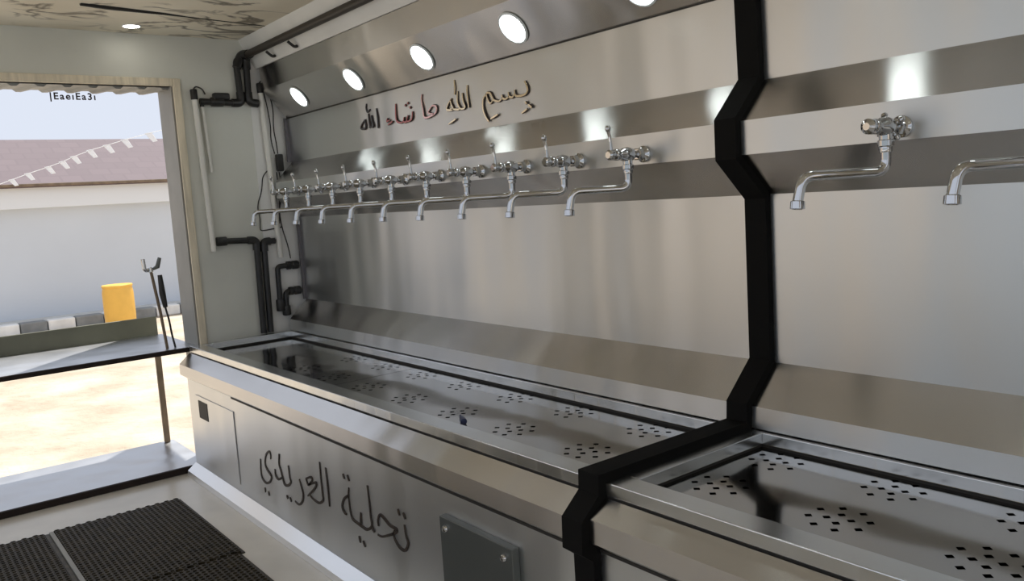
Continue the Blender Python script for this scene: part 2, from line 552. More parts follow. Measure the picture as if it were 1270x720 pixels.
IN_NAME = [[(-1.194,0.2073),(-1.1888,0.199),(-1.1872,0.1898),(-1.1964,0.1834),(-1.2174,0.1835),(-1.2249,0.1887),(-1.2249,0.1964)],[(-1.2249,0.1887),(-1.2325,0.1836),(-1.2424,0.1864),(-1.2441,0.1944)],[(-1.2424,0.1864),(-1.2531,0.1828),(-1.2626,0.186),(-1.2638,0.1924)],[(-1.2626,0.186),(-1.2741,0.1815),(-1.2897,0.1855),(-1.2944,0.1917),(-1.3016,0.2006),(-1.3125,0.2005),(-1.3085,0.1871),(-1.301,0.181),(-1.2923,0.1863)],[(-1.3125,0.2005),(-1.3246,0.1908),(-1.3266,0.1732),(-1.32,0.1578),(-1.3102,0.147)],[(-1.2807,0.1573),(-1.3043,0.1512)],[(-1.1959,0.1704),(-1.1924,0.1662)],[(-1.1916,0.157),(-1.2081,0.151)],[(-1.1873,0.1641),(-1.1782,0.1577)]]
# ------------------------------------------------------------------ room shell (survey units)
XE, XO = -2.285, -2.405        # inner and outer face of the end wall
YB, YF = 1.03, -0.24           # wall behind the steel, wall opposite
ZC, ZF = 0.472, -0.69          # ceiling, floor
XR = 1.25
OY0, OY1, OZ0, OZ1 = -0.12, 0.692, -0.673, 0.342    # end opening

struct('floor', boxu((XO, YF - 0.05, ZF - 0.04), (XR, YB + 0.04, ZF)), M['floor'])
struct('ceiling', boxu((XO, YF - 0.05, ZC), (XR, YB + 0.04, ZC + 0.03)), M['ceiling'])
bm = boxu((XO, YF - 0.05, ZF), (XE, OY0, ZC))
boxu((XO, OY1, ZF), (XE, YB + 0.04, ZC), bm)
boxu((XO, OY0, OZ1), (XE, OY1, ZC), bm)
boxu((XO, OY0, ZF - 0.04), (XE, OY1, ZF - 0.002), bm)
struct('wall_left', bm, M['wall'])
struct('wall_back', boxu((XE, YB, ZF), (XR, YB + 0.04, ZC)), M['wall'])
# opposite wall with its long serving opening, enlarged to let in more light
HX0, HX1, HZ0, HZ1 = -2.15, 1.15, -0.40, 0.455
bm = boxu((XE, YF - 0.05, ZF), (HX0, YF, ZC))
boxu((HX1, YF - 0.05, ZF), (XR, YF, ZC), bm)
boxu((HX0, YF - 0.05, ZF), (HX1, YF, HZ0), bm)
boxu((HX0, YF - 0.05, HZ1), (HX1, YF, ZC), bm)
struct('wall_front', bm, M['cream_wall'])
bm = boxu((XR, YF - 0.05, ZF - 0.04), (XR + 0.03, -0.14, ZC + 0.03))  # unseen end wall, its middle left open to let in more light
boxu((XR, 0.62, ZF - 0.04), (XR + 0.03, YB + 0.04, ZC + 0.03), bm)
boxu((XR, -0.14, 0.40), (XR + 0.03, 0.62, ZC + 0.03), bm)
struct('wall_right', bm, M['cream_wall'])
# white panel behind the pipes, up to the steel
struct('trim_1', boxu((XE, 0.898, -0.345), (XE + 0.0012, YB, ZC)), M['white_panel'])
# wooden frame round the end opening, standing a little proud of the wall
bm = boxu((XE - 0.02, OY1, -0.66), (XE + 0.006, OY1 + 0.020, OZ1 + 0.020))
struct('trim_2', bm, M['wood'], bevel=0.003)
struct('trim_3', boxu((XE - 0.02, OY0 - 0.02, OZ1), (XE + 0.006, OY1, OZ1 + 0.020)), M['wood'], bevel=0.003)
struct('trim_4', boxu((XE - 0.02, OY0 - 0.02, -0.66), (XE + 0.006, OY0, OZ1)), M['wood'], bevel=0.003)
# grey metal lining of the opening
struct('trim_5', boxu((XO, OY1 - 0.004, OZ0), (XE - 0.002, OY1 + 0.001, OZ1)), M['jamb'])
struct('trim_6', boxu((XO, OY0 - 0.001, OZ0), (XE - 0.018, OY0 + 0.004, OZ1)), M['jamb'])
bm = bmesh.new()
# ribbed head lining: slanting ridges under the lintel
n = 14
for i in range(n):
    ya = OY0 + (OY1 - OY0) * i / n
    yb = OY0 + (OY1 - OY0) * (i + 1) / n
    w = yb - ya
    sk = 0.035
    pts = [(0, OZ1 - 0.001), (0.55, OZ1 - 0.001), (0.68, OZ1 - 0.007), (0.88, OZ1 - 0.007), (1.0, OZ1 - 0.001)]
    lo = [bm.verts.new(P(XE - 0.018, min(OY1, ya + w * t), z)) for t, z in pts]
    hi = [bm.verts.new(P(XO, min(OY1, ya + w * t - sk), z)) for t, z in pts]
    lo2 = [bm.verts.new(P(XE - 0.018, min(OY1, ya + w * t), OZ1 + 0.001)) for t, z in pts]
    hi2 = [bm.verts.new(P(XO, min(OY1, ya + w * t - sk), OZ1 + 0.001)) for t, z in pts]
    for q in range(4):
        bm.faces.new((lo[q], lo[q + 1], hi[q + 1], hi[q]))
        bm.faces.new((lo2[q], lo2[q + 1], hi2[q + 1], hi2[q]))
        bm.faces.new((lo[q], lo[q + 1], lo2[q + 1], lo2[q]))
        bm.faces.new((hi[q], hi[q + 1], hi2[q + 1], hi2[q]))
struct('trim_7', bm, M['jamb'])
# slanted fascia between the ceiling and the hood
struct('trim_8', sheet([(0.880, 0.472), (0.921, 0.396), (0.99, 0.396)], XE, XR, 0.006), M['fascia'])
# threshold under the opening
struct('trim_9', boxu((XE - 0.008, OY0, ZF), (XE + 0.004, 0.640, OZ0)), M['dark_bar'], bevel=0.003)
# dark ceiling seam
bm = tube([P(-2.012, 0.435, ZC), P(-2.022, 0.50, ZC), P(-2.040, 0.62, ZC), P(-2.055, 0.67, ZC), P(-2.088, 0.878, ZC)], [0.010, 0.013, 0.008, 0.004, 0.003], 6)
struct('trim_10', bm, M['steel_dark'])
# bright floor bar between the mats
struct('trim_11', boxu((-2.078, 0.2555, ZF), (-1.05, 0.2640, ZF + 0.006)), M['jamb'])

# ------------------------------------------------------------------ the steel filling stations
PROF = dict(P0=(0.921, 0.394), P1=(0.927, 0.335), P2=(0.990, 0.259), P3=(0.994, 0.136), P4=(0.938, 0.080), P5=(0.938, 0.035),
            P6=(1.0, -0.020), P7=(1.0, -0.258), P8=(0.944, -0.310), P9=(0.942, -0.340))
TZ = -0.342                     # rim of the tray
PZ = -0.362                     # plate of the tray


def pr(*k):
    return [PROF[i] for i in k]


def tray_plate(x0, x1, centres, parent):
    """perforated plate: clusters of twelve diamond holes cut right through"""
    bm = boxu((x0, 0.690, PZ - 0.003), (x1, 0.936, PZ))
    o = obj('tray_plate', bm, M['tray'], parent)
    cut = bmesh.new()
    for cx, cy in centres:
        spots = [(0.031 * math.cos(a), 0.031 * math.sin(a)) for a in [math.pi / 8 + math.pi * k / 4 for k in range(8)]]
        spots += [(0.0125 * math.cos(a), 0.0125 * math.sin(a)) for a in [0.3 + math.pi * k / 2 for k in range(4)]]
        for dx, dy in spots:
            r = 0.0052
            vs = []
            for z in (PZ - 0.02, PZ + 0.02):
                vs.append([cut.verts.new(P(cx + dx + r * ax, cy + dy + r * ay, z)) for ax, ay in ((1, 0), (0, 1), (-1, 0), (0, -1))])
            cut.faces.new(vs[0][::-1])
            cut.faces.new(vs[1])
            for q in range(4):
                cut.faces.new((vs[0][q], vs[0][(q + 1) % 4], vs[1][(q + 1) % 4], vs[1][q]))
    bmesh.ops.recalc_face_normals(cut, faces=cut.faces)
    me = bpy.data.meshes.new('cutter')
    cut.to_mesh(me)
    cut.free()
    co_ = bpy.data.objects.new('cutter', me)
    COL.objects.link(co_)
    md = o.modifiers.new('holes', 'BOOLEAN')
    md.operation = 'DIFFERENCE'
    md.solver = 'EXACT'
    md.object = co_
    bpy.context.view_layer.update()
    dg = bpy.context.evaluated_depsgraph_get()
    new = bpy.data.meshes.new_from_object(o.evaluated_get(dg))
    o.modifiers.clear()
    o.data = new
    bpy.data.objects.remove(co_)
    return o


def station(x0, x1, dz, label, plates, parts_left):
    t = thing('filling_station', label, 'filling station', P((x0 + x1) / 2, 0.80, ZF))
    obj('hood', sheet(pr('P0', 'P1', 'P2'), x0, x1), M['steel_slant'], t)
    obj('seam', sheet([(0.9882, 0.2585), (0.9882, 0.2565), (0.992, 0.2565)], x0, x1, 0.002), M['steel_dark'], t)
    obj('upper_panel', sheet(pr('P2', 'P3'), x0, x1), M['steel'], t)
    obj('tap_ledge', sheet(pr('P3', 'P4'), x0, x1), M['steel_slant'], t)
    obj('tap_face', sheet(pr('P4', 'P5'), x0, x1), M['steel'], t)
    obj('ledge_underside', sheet(pr('P5', 'P6'), x0, x1), M['steel_slant'], t)
    obj('back_panel', sheet(pr('P6', 'P7'), x0, x1), M['steel'], t)
    obj('splash_ledge', sheet(pr('P7', 'P8'), x0, x1), M['steel_slant'], t)
    obj('splash_face', sheet(pr('P8', 'P9'), x0, x1), M['steel'], t)
    # tray rim: a frame round the sunken plate
    bm = boxu((x0, 0.656, TZ - 0.016), (x1, 0.690, TZ))
    boxu((x0, 0.934, TZ - 0.016), (x1, 0.944, TZ), bm)
    boxu((x0, 0.690, TZ - 0.016), (x0 + 0.022, 0.934, TZ), bm)
    boxu((x1 - 0.012, 0.690, TZ - 0.016), (x1, 0.934, TZ), bm)
    obj('tray_rim', bm, M['steel_flat'], t, bevel=0.002)
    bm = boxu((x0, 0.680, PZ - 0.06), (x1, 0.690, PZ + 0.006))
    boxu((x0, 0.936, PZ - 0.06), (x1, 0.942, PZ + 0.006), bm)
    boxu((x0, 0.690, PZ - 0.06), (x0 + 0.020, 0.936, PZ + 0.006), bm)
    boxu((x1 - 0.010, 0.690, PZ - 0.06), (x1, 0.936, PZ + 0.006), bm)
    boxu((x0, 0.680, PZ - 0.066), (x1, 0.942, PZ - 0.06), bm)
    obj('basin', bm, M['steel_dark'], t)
    for a, b, cs in plates:
        tray_plate(a, b, cs, t)
    z = dz
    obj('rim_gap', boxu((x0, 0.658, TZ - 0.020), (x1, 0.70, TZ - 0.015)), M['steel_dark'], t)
    obj('apron', sheet([(0.655, TZ - 0.019), (0.626, -0.386 + z), (0.625, -0.414 + z), (0.642, -0.427 + z)], x0, x1), M['steel_slant'], t)
    obj('apron_painted_shadow', sheet([(0.6415, -0.4275 + z), (0.6415, -0.4315 + z)], parts_left if parts_left else x0, x1, 0.003), M['steel_dark'], t)  # dark strip painted as the shadow under the apron fold
    obj('front_panel', sheet([(0.6425, -0.4275 + z), (0.6425, -0.668)], x0, x1, 0.006), M['steel'], t)
    obj('kick_trim', sheet([(0.641, -0.658), (0.618, -0.676), (0.616, -0.6895)], x0, x1, 0.004), M['kick'], t)
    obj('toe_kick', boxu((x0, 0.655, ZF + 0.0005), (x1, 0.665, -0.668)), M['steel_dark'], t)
    return t


XL0, XL1, XR0 = -2.260, -0.7230, -0.6875
cl = [(-1.777, .925), (-1.626, .927), (-1.777, .766), (-1.626, .766)]
cl2 = [(x, y) for x in (-1.475, -1.319, -1.160, -1.004, -0.838) for y in (.768, .925)]
cl = [(x, min(y, .895)) for x, y in cl]
cl2 = [(x, min(y, .895)) for x, y in cl2]
ST = station(XL0, XL1, 0.0, 'long brushed steel filling station left of the black joint strip, cut lettering on its front', [(XL0 + 0.02, -1.5535, cl), (-1.5515, XL1 - 0.01, cl2)], -1.93)
cr = [(x, y) for x in (-0.618, -0.463, -0.315, -0.16) for y in (.780, .895)]
SR = station(XR0, 0.55, 0.008, 'brushed steel filling station right of the black joint strip, with two long spouts', [(XR0 + 0.02, 0.54, cr)], None)

for a_, c_ in (('P2', 'P3'), ('P6', 'P7')):  # dark strips painted as the shadow line along the panels' left edges
    obj('edge_shadow_strip', boxu((XL0 - 0.006, PROF[a_][0] - 0.008, PROF[c_][1]), (XL0, PROF[a_][0] + 0.004, PROF[a_][1])), M['edge_shadow'], ST)
# lettering on the upper panel and on the counter front (cut shapes standing 2 mm proud)
for nm, data, mat, lab in (('inscription_word', IN_NAME, 'gold', 'gold mirror word بسم'), ('inscription_word', GOD_RIGHT, 'gold', 'gold mirror word الله with dark stroke'),
                           ('inscription_word', WHAT, 'rose', 'rose mirror word ما'), ('inscription_word', WILLED, 'red', 'dark red mirror word شاء'),
                           ('inscription_word', GOD_LEFT, 'grey_letter', 'dark grey word الله')):
    w = obj(nm, strokes(data, 0.9905, 0.0019, 0.0022), M[mat], ST)
    w['label'] = lab
    obj('letter_edge', strokes(data, 0.9915, 0.0029, 0.0016), M['outline'], w)
for data, lab in ((TAHLIYA, 'dark cut word تحلية'), (NAME_WORD, 'dark cut word العريدي')):
    w = obj('lettering', strokes(data, 0.6425, 0.0031, 0.0015), M['cut'], ST)
    w['label'] = lab

# small access door at the left end of the counter, with a recessed handle
d = obj('access_door', boxu((-2.200, 0.6405, -0.640), (-1.922, 0.6425, -0.462)), M['steel'], ST, bevel=0.003)
bm = boxu((-2.178, 0.6395, -0.520), (-2.110, 0.6405, -0.474))
obj('recessed_handle', bm, M['steel_dark'], d)
pl_ = obj('cover_plate', boxu((-1.022, 0.630, -0.640), (-0.846, 0.6425, -0.466)), M['plate'], ST, bevel=0.002)
pl_['label'] = 'grey bolted cover plate'
for x, zz in ((-1.005, -0.482), (-0.863, -0.482), (-1.005, -0.624), (-0.863, -0.624)):
    screw('screw', P(x, 0.630, zz), (0, -1, 0), 0.011, M['chrome'], pl_)

# black joint strip that follows the whole profile between the two stations
path = [(0.921, 0.394), (0.927, 0.335), (0.990, 0.259), (0.994, 0.136), (0.938, 0.080), (0.938, 0.035), (1.0, -0.020), (1.0, -0.258), (0.944, -0.310),
        (0.942, -0.342), (0.656, -0.342), (0.655, -0.361), (0.626, -0.386), (0.625, -0.414), (0.642, -0.427), (0.642, -0.700)]
js = obj('joint_strip', sheet(path, -0.7225, -0.688, -0.011, front=0.006), M['rubber'])
tag(js, 'black rubber joint strip running down the wall between the two steel stations', 'joint strip')

# ------------------------------------------------------------------ taps


def make_tap(x, arm, lever_up, label, group):
    zt = 0.050
    t = thing('tap', label, 'tap', P(x, 0.938, zt), group)
    k = S
    o = P(x, 0.9376, zt)
    obj('wall_flange', lathe(o, (0, -1, 0), [(0, 0.0125 * k), (0.003 * k, 0.0125 * k), (0.006 * k, 0.008 * k), (0.008 * k, 0.0065 * k)], 20), M['chrome'], t, smooth=True)
    obj('hex_nut', lathe(P(x, 0.930, zt), (0, -1, 0), [(0, 0.008 * k), (0.001 * k, 0.0098 * k), (0.009 * k, 0.0098 * k), (0.010 * k, 0.008 * k)], 6), M['chrome'], t)
    bm = lathe(P(x, 0.922, zt), (0, -1, 0), [(0, 0.0055 * k), (0.008 * k, 0.006 * k), (0.013 * k, 0.0095 * k), (0.022 * k, 0.011 * k), (0.031 * k, 0.0095 * k), (0.036 * k, 0.006 * k),
                                          (0.040 * k, 0.0055 * k), (0.041 * k, 0.0085 * k), (0.047 * k, 0.0085 * k), (0.049 * k, 0.007 * k)], 18)
    lathe(P(x, 0.901, zt - 0.004), (0, 0, -1), [(0, 0.0075 * k), (0.012 * k, 0.0070 * k)], 16, bm)
    obj('body', bm, M['chrome'], t, smooth=True)
    if lever_up:
        bm = lathe(P(x, 0.873, zt), (0, -1, 0), [(0, 0.0062 * k), (0.003 * k, 0.0075 * k), (0.010 * k, 0.0075 * k), (0.0125 * k, 0.005 * k)], 16)
        tube([P(x, 0.868, zt + 0.004), P(x, 0.8675, zt + 0.015), P(x, 0.8655, zt + 0.028), P(x, 0.8625, zt + 0.036)], [0.0030 * k, 0.0024 * k, 0.0024 * k, 0.0030 * k], 10, bm)
        lathe(P(x, 0.8645, zt + 0.033), (0, -0.28, 1), [(-0.001 * k, 0.0012 * k), (0.002 * k, 0.0042 * k), (0.0055 * k, 0.0048 * k), (0.009 * k, 0.003 * k), (0.010 * k, 0.0008 * k)], 12, bm)
        obj('lever', bm, M['chrome'], t, smooth=True)
    else:
        bm = lathe(P(x, 0.873, zt), (0, -1, 0), [(0, 0.0062 * k), (0.003 * k, 0.0085 * k), (0.009 * k, 0.0085 * k), (0.013 * k, 0.004 * k)], 16)
        obj('end_knob', bm, M['chrome'], t, smooth=True)
        bm = lathe(P(x, 0.915, zt), (0, -1, 0), [(0, 0.006 * k), (0.006 * k, 0.0062 * k)], 12)
        for a in range(4):
            an = a * math.pi / 2 + 0.5
            c = P(x, 0.912, zt)
            d = Vector((math.cos(an), 0, math.sin(an)))
            tube([c + d * 0.006 * k, c + d * 0.014 * k], 0.0028 * k, 8, bm)
            lathe(c + d * 0.014 * k, d, [(-0.003 * k, 0.002 * k), (0, 0.0042 * k), (0.003 * k, 0.0028 * k), (0.004 * k, 0.0005 * k)], 10, bm)
        obj('cross_handle', bm, M['chrome'], t, smooth=True)
    obj('spout_collar', lathe(P(x, 0.901, zt - 0.014), (0, 0, -1), [(0, 0.0068 * k), (0.001 * k, 0.0088 * k), (0.007 * k, 0.0088 * k), (0.008 * k, 0.007 * k), (0.011 * k, 0.0074 * k), (0.014 * k, 0.0066 * k)], 16), M['chrome'], t, smooth=True)
    ax_, ay_ = arm
    pts = arc([P(x, 0.901, zt - 0.022), P(x, 0.901, 0.001), P(x + ax_, 0.901 + ay_, 0.0015), P(x + ax_ * 1.06, 0.901 + ay_ * 1.06, -0.026)], 0.026 * k, 8)
    obj('spout', tube(pts, 0.0058 * k, 14), M['chrome'], t, smooth=True)
    obj('nozzle', lathe(pts[-1] + Vector((0, 0, 0.001 * k)), (0, -0.12, -1), [(0, 0.006 * k), (0.001 * k, 0.0078 * k), (0.009 * k, 0.0082 * k), (0.0095 * k, 0.006 * k), (0.007 * k, 0.005 * k)], 16), M['chrome'], t, smooth=True)
    return t


ORD = ['nearest to', 'second from', 'third from', 'fourth from', 'fifth from', 'sixth from', 'seventh from', 'eighth from', 'ninth from', 'tenth from']
txs = [-0.861, -1.003, -1.139, -1.275, -1.414, -1.553, -1.693, -1.832, -1.968, -2.107]
tap0 = make_tap(txs[0], (-0.046, -0.072), True, 'chrome tap with upright lever, nearest to the black joint strip on its left side', 'taps along the left station')
for i in range(1, 10):
    copy_thing(tap0, P(txs[i], 0, 0) - P(txs[0], 0, 0), 'chrome tap with upright lever, %s the black joint strip in the left row' % ORD[i], 'taps along the left station')
tapr = make_tap(-0.470, (-0.053, -0.080), False, 'chrome tap with cross handle and long spout, first right of the black joint strip', 'taps along the right station')
copy_thing(tapr, P(-0.305, 0, 0) - P(-0.470, 0, 0), 'chrome tap whose long spout enters the photo at the right edge', 'taps along the right station')

# ------------------------------------------------------------------ lamps in the hood and in the ceiling


def make_lamp(name, c, axis, r, lens, label, group):
    t = thing(name, label, 'lamp', c, group)
    obj('lamp_ring', lathe(c, axis, [(0, r * 1.16), (0.05 * r, r * 1.17), (0.10 * r, r * 1.12), (0.12 * r, r * 1.05), (0.09 * r, r * 1.01), (0.02 * r, r * 1.0)], 36), M['lamp_ring'], t, smooth=True)
    obj('lens', lathe(c, axis, [(0.02 * r, r * 0.98), (0.08 * r, r * 0.97), (0.12 * r, r * 0.80), (0.14 * r, r * 0.4), (0.145 * r, 0.01 * r)], 36), lens, t, smooth=True)
    return t


ax = Vector((0, -0.078, -0.0625)).normalized()
lc = P(-0.874, 0.958, 0.2975) + ax * 0.0025
l0 = make_lamp('hood_lamp', lc, ax, 0.0275 * S, M['lens'], 'lit lamp in the hood nearest to the black joint strip, cut by the photo edge', 'lamps in the steel hood')
for i, (x, nm) in enumerate(((-1.178, 'second from the black joint strip'), (-1.482, 'third from the black joint strip'), (-1.786, 'next to last before the end wall'), (-2.092, 'nearest to the grey end wall'))):
    copy_thing(l0, P(x, 0, 0) - P(-0.874, 0, 0), 'round lit lamp in the steel hood, ' + nm, 'lamps in the steel hood')
for x, nm in ((-0.570, 'right of the black joint strip'), (-0.266, 'above the second long spout')):
    copy_thing(l0, P(x, 0, 0) - P(-0.874, 0, 0), 'round lit lamp in the right hood, ' + nm, 'lamps in the steel hood')
make_lamp('ceiling_lamp', P(-2.198, 0.584, ZC), (0, 0, -1), 0.019 * S, M['ceil_lens'], 'small round lit lamp in the stained ceiling above the opening', None)

cl0 = SC.objects['ceiling_lamp']
for x, nm in ((-1.45, 'above the middle of the mats'), (-0.70, 'level with the black joint strip'), (0.05, 'behind the camera')):  # unseen ceiling lamps added to brighten the room
    copy_thing(cl0, P(x, 0.40, 0) - P(-2.198, 0.584, 0), 'small unseen ceiling lamp added to brighten the room, ' + nm)

# ------------------------------------------------------------------ pipes, tubes and cables in the corner


def fitting(c, axis, ln, r, parent, mat='black_pvc', name='coupling'):
    return obj(name, lathe(c, axis, [(-ln / 2, r), (-ln / 2 + 0.004, r * 1.06), (ln / 2 - 0.004, r * 1.06), (ln / 2, r)], 18), M[mat], parent, smooth=True)


XP = XE + 0.0125
R = 0.0088 * S
t = thing('water_pipe', 'black water pipe along the cream fascia with two downpipes in the corner', 'pipe', P(XP, 0.868, 0.30))
run = [P(0.55, 0.888, 0.428), P(XP, 0.888, 0.428)]
obj('ceiling_run', tube(run, R * 1.12, 16), M['brown_pipe'], t, smooth=True)
obj('downpipe', tube(arc([P(XP, 0.884, 0.428), P(XP, 0.864, 0.414), P(XP, 0.868, 0.300), P(XP, 0.756, 0.303)], 0.02, 5), R, 16), M['black_pvc'], t, smooth=True)
obj('elbow', tube(arc([P(XP, 0.868, 0.330), P(XP, 0.868, 0.300), P(XP, 0.842, 0.301)], 0.03, 6), R * 1.28, 16), M['black_pvc'], t, smooth=True)
obj('elbow', tube(arc([P(XP + 0.03, 0.888, 0.428), P(XP, 0.880, 0.432), P(XP, 0.8645, 0.395)], 0.03, 6), R * 1.35, 16), M['black_pvc'], t, smooth=True)
v = obj('valve', lathe(P(XP, 0.800, 0.3025), (0, 1, 0), [(-0.03, R * 1.2), (-0.026, R * 1.4), (0.03, R * 1.4), (0.034, R * 1.2)], 18), M['black_pvc'], t, smooth=True)
obj('valve_handle', boxu((XP - 0.006, 0.790, 0.308), (XP + 0.012, 0.835, 0.326)), M['black_pvc'], v, bevel=0.008)
for x in (-2.13, -1.99):
    c = obj('pipe_clip', tube(arc([P(x, 0.893, 0.4165), P(x, 0.900, 0.411), P(x, 0.910, 0.404), P(x + 0.012, 0.911, 0.404)], 0.01, 5), 0.007, 8), M['black_pvc'], t, smooth=True)

obj('downpipe', tube(arc([P(XP, 0.892, 0.418), P(XP, 0.890, 0.303), P(XP, 0.912, 0.300)], 0.02, 5), R, 16), M['black_pvc'], t, smooth=True)
obj('elbow', tube(arc([P(XP, 0.8895, 0.330), P(XP, 0.8898, 0.303), P(XP, 0.915, 0.300)], 0.03, 6), R * 1.28, 16), M['black_pvc'], t, smooth=True)
obj('elbow', tube(arc([P(XP + 0.035, 0.892, 0.428), P(XP, 0.892, 0.428), P(XP, 0.892, 0.392)], 0.03, 6), R * 1.3, 16), M['black_pvc'], t, smooth=True)

t = thing('water_pipe', 'black pipe from the foot of the left white tube bending down to the tray', 'pipe', P(XP, 0.873, -0.345))
obj('pipe_run', tube(arc([P(XP, 0.764, -0.072), P(XP, 0.872, -0.077), P(XP, 0.868, -0.3405)], 0.035, 6), R * 0.95, 16), M['black_pvc'], t, smooth=True)
obj('elbow', tube(arc([P(XP, 0.848, -0.0755), P(XP, 0.872, -0.077), P(XP, 0.871, -0.105)], 0.03, 6), R * 1.22, 16), M['black_pvc'], t, smooth=True)
fitting(P(XP, 0.775, -0.0725), (0, 1, 0), 0.05, R * 1.35, t)
t = thing('water_pipe', 'black upright pipe right beside the first, between the grey wall and the white panel', 'pipe', P(XP, 0.893, -0.345))
obj('pipe_run', tube(arc([P(XP, 0.926, -0.083), P(XP, 0.893, -0.083), P(XP, 0.889, -0.3405)], 0.03, 6), R * 0.95, 16), M['black_pvc'], t, smooth=True)
obj('elbow', tube(arc([P(XP, 0.912, -0.083), P(XP, 0.893, -0.083), P(XP, 0.8925, -0.11)], 0.03, 6), R * 1.25, 16), M['black_pvc'], t, smooth=True)


def white_tube(y0, z0, y1, z1, label):
    t = thing('tube_lamp', label, 'tube', P(XP, y1, z1))
    a, b = P(XP, y0, z0), P(XP, y1, z1)
    obj('glass_tube', tube([a, b], 0.0075 * S, 16), M['white_tube'], t, smooth=True)
    d = (b - a).normalized()
    obj('end_cap', lathe(a - d * 0.03, d, [(0, 0.008 * S), (0.004, 0.0092 * S), (0.048, 0.0092 * S), (0.05, 0.008 * S)], 16), M['black_pvc'], t, smooth=True)
    obj('tube_holder', boxu((XE, y1 - 0.004, z1 + 0.06), (XP, y1 + 0.006, z1 + 0.075)), M['white_tube'], t)
    obj('lead', tube(arc([a - d * 0.03, a + Vector((0.0, 0.012, 0.045)), a + Vector((-0.006, 0.045, 0.035)), a + Vector((-0.016, 0.06, 0.01))], 0.03, 5), 0.0035, 8), M['cable'], t, smooth=True)
    return t


white_tube(0.742, 0.318, 0.752, -0.098, 'long white tube with a black cap standing on the grey wall beside the opening')
white_tube(0.925, 0.340, 0.939, -0.132, 'long white tube with a black cap in the corner in front of the white panel')
t = thing('tube_lamp', 'short thin white tube close behind the longer one on the grey wall', 'tube', P(XE + 0.01, 0.768, 0.1))
obj('glass_tube', tube([P(XE + 0.008, 0.762, 0.295), P(XE + 0.008, 0.770, 0.115)], 0.0045 * S, 12), M['white_tube'], t, smooth=True)
obj('end_cap', lathe(P(XE + 0.008, 0.7615, 0.300), (0, 0, -1), [(0, 0.0048 * S), (0.004, 0.0056 * S), (0.02, 0.0056 * S)], 12), M['black_pvc'], t, smooth=True)

# box and cables
t = thing('junction_box', 'small black box with cables in the corner just left of the tap row', 'box', P(XE + 0.01, 0.953, 0.13))
obj('box_body', boxu((XE + 0.0075, 0.951, 0.112), (XE + 0.020, 0.972, 0.160)), M['black_pvc'], t, bevel=0.006)
obj('box_lid', boxu((XE + 0.020, 0.953, 0.114), (XE + 0.0225, 0.970, 0.158)), M['black_pvc'], t, bevel=0.003)
XC = XE + 0.0030
cabs = [([(0.9375, 0.338), (0.944, 0.30), (0.950, 0.24), (0.946, 0.20), (0.954, 0.162)], 'black cable from the right white tube down to the black box'),
        ([(0.9375, 0.346), (0.952, 0.338), (0.962, 0.29), (0.957, 0.23), (0.962, 0.19), (0.963, 0.162)], 'thin black cable next to it entering the black box from above'),
        ([(0.962, 0.110), (0.966, 0.05), (0.95, 0.0), (0.957, -0.06), (0.968, -0.10), (0.972, -0.138)], 'brown cable hanging from the black box towards the pipe couplings'),
        ([(0.954, 0.110), (0.957, 0.06), (0.953, 0.01), (0.9495, -0.036)], 'short dark cable hanging straight down from the black box'),
        ([(0.931, 0.118), (0.912, 0.10), (0.905, 0.055), (0.888, 0.02), (0.893, -0.02), (0.890, -0.052), (0.906, -0.052), (0.9545, -0.046)], 'thin dark cable looping out over the grey wall left of the corner tube')]
for pts, lab in cabs:
    pp = [P(XC, y, z) for i, (y, z) in enumerate(pts)]
    o = obj('cable', tube(arc(pp, 0.05, 5), 0.0028, 8), M['cable'], smooth=True)
    tag(o, lab, 'cable', 'cables in the corner')

# inlet fittings through the white panel
t = thing('inlet_pipe', 'black pipe with two threaded couplings at the left end of the back panel', 'pipe', P(XP + 0.01, 0.93, -0.29))
xi = XP + 0.0005
obj('riser', tube(arc([P(xi, 0.980, -0.157), P(xi, 0.926, -0.157), P(xi, 0.924, -0.285)], 0.02, 5), R * 0.85, 14), M['black_pvc'], t, smooth=True)
obj('lower_branch', tube(arc([P(xi, 0.980, -0.231), P(xi, 0.944, -0.231), P(xi, 0.941, -0.300)], 0.02, 5), R * 0.85, 14), M['black_pvc'], t, smooth=True)
for dx, zz in ((0, -0.157), (0, -0.231)):
    c = obj('coupling', lathe(P(xi + dx, 0.953, zz), (0, 1, 0), [(0, R * 0.9), (0.002, R * 1.35), (0.022, R * 1.35), (0.026, R * 1.2), (0.030, R * 1.2), (0.034, R * 1.4), (0.062, R * 1.4), (0.066, R * 1.2)], 14), M['black_pvc'], t)
fitting(P(xi, 0.9245, -0.268), (0, 0, 1), 0.06, R * 1.3, t)
fitting(P(xi, 0.9415, -0.285), (0, 0, 1), 0.05, R * 1.3, t)

# ------------------------------------------------------------------ floor mats and the stopper on the tray


def mat_mesh(x0, x1, y0, y1, pitch):
    """rubber mat: a thin base carrying a honeycomb of raised open cells"""
    bm = boxu((x0, y0, ZF), (x1, y1, ZF + 0.0022))
    zb, zt = ZF + 0.0022, ZF + 0.0075
    r = pitch / math.sqrt(3)
    row = 0
    y = y0 + r * 0.9
    while y < y1 - r * 0.8:
        x = x0 + pitch * (0.5 if row % 2 == 0 else 1.0)
        while x < x1 - pitch * 0.3:
            rings = [[], [], [], []]
            for k in range(6):
                a = math.pi / 6 + k * math.pi / 3
                ca, sa = math.cos(a), math.sin(a)
                for q, (f, z) in enumerate(((0.99, zb), (0.93, zt), (0.66, zt), (0.56, zb))):
                    rings[q].append(bm.verts.new(P(x + r * f * ca, y + r * f * sa, z)))
            for k in range(6):
                j = (k + 1) % 6
                for q in range(3):
                    bm.faces.new((rings[q][k], rings[q][j], rings[q + 1][j], rings[q + 1][k]))
            x += pitch
        y += r * 1.5
        row += 1
    return bm


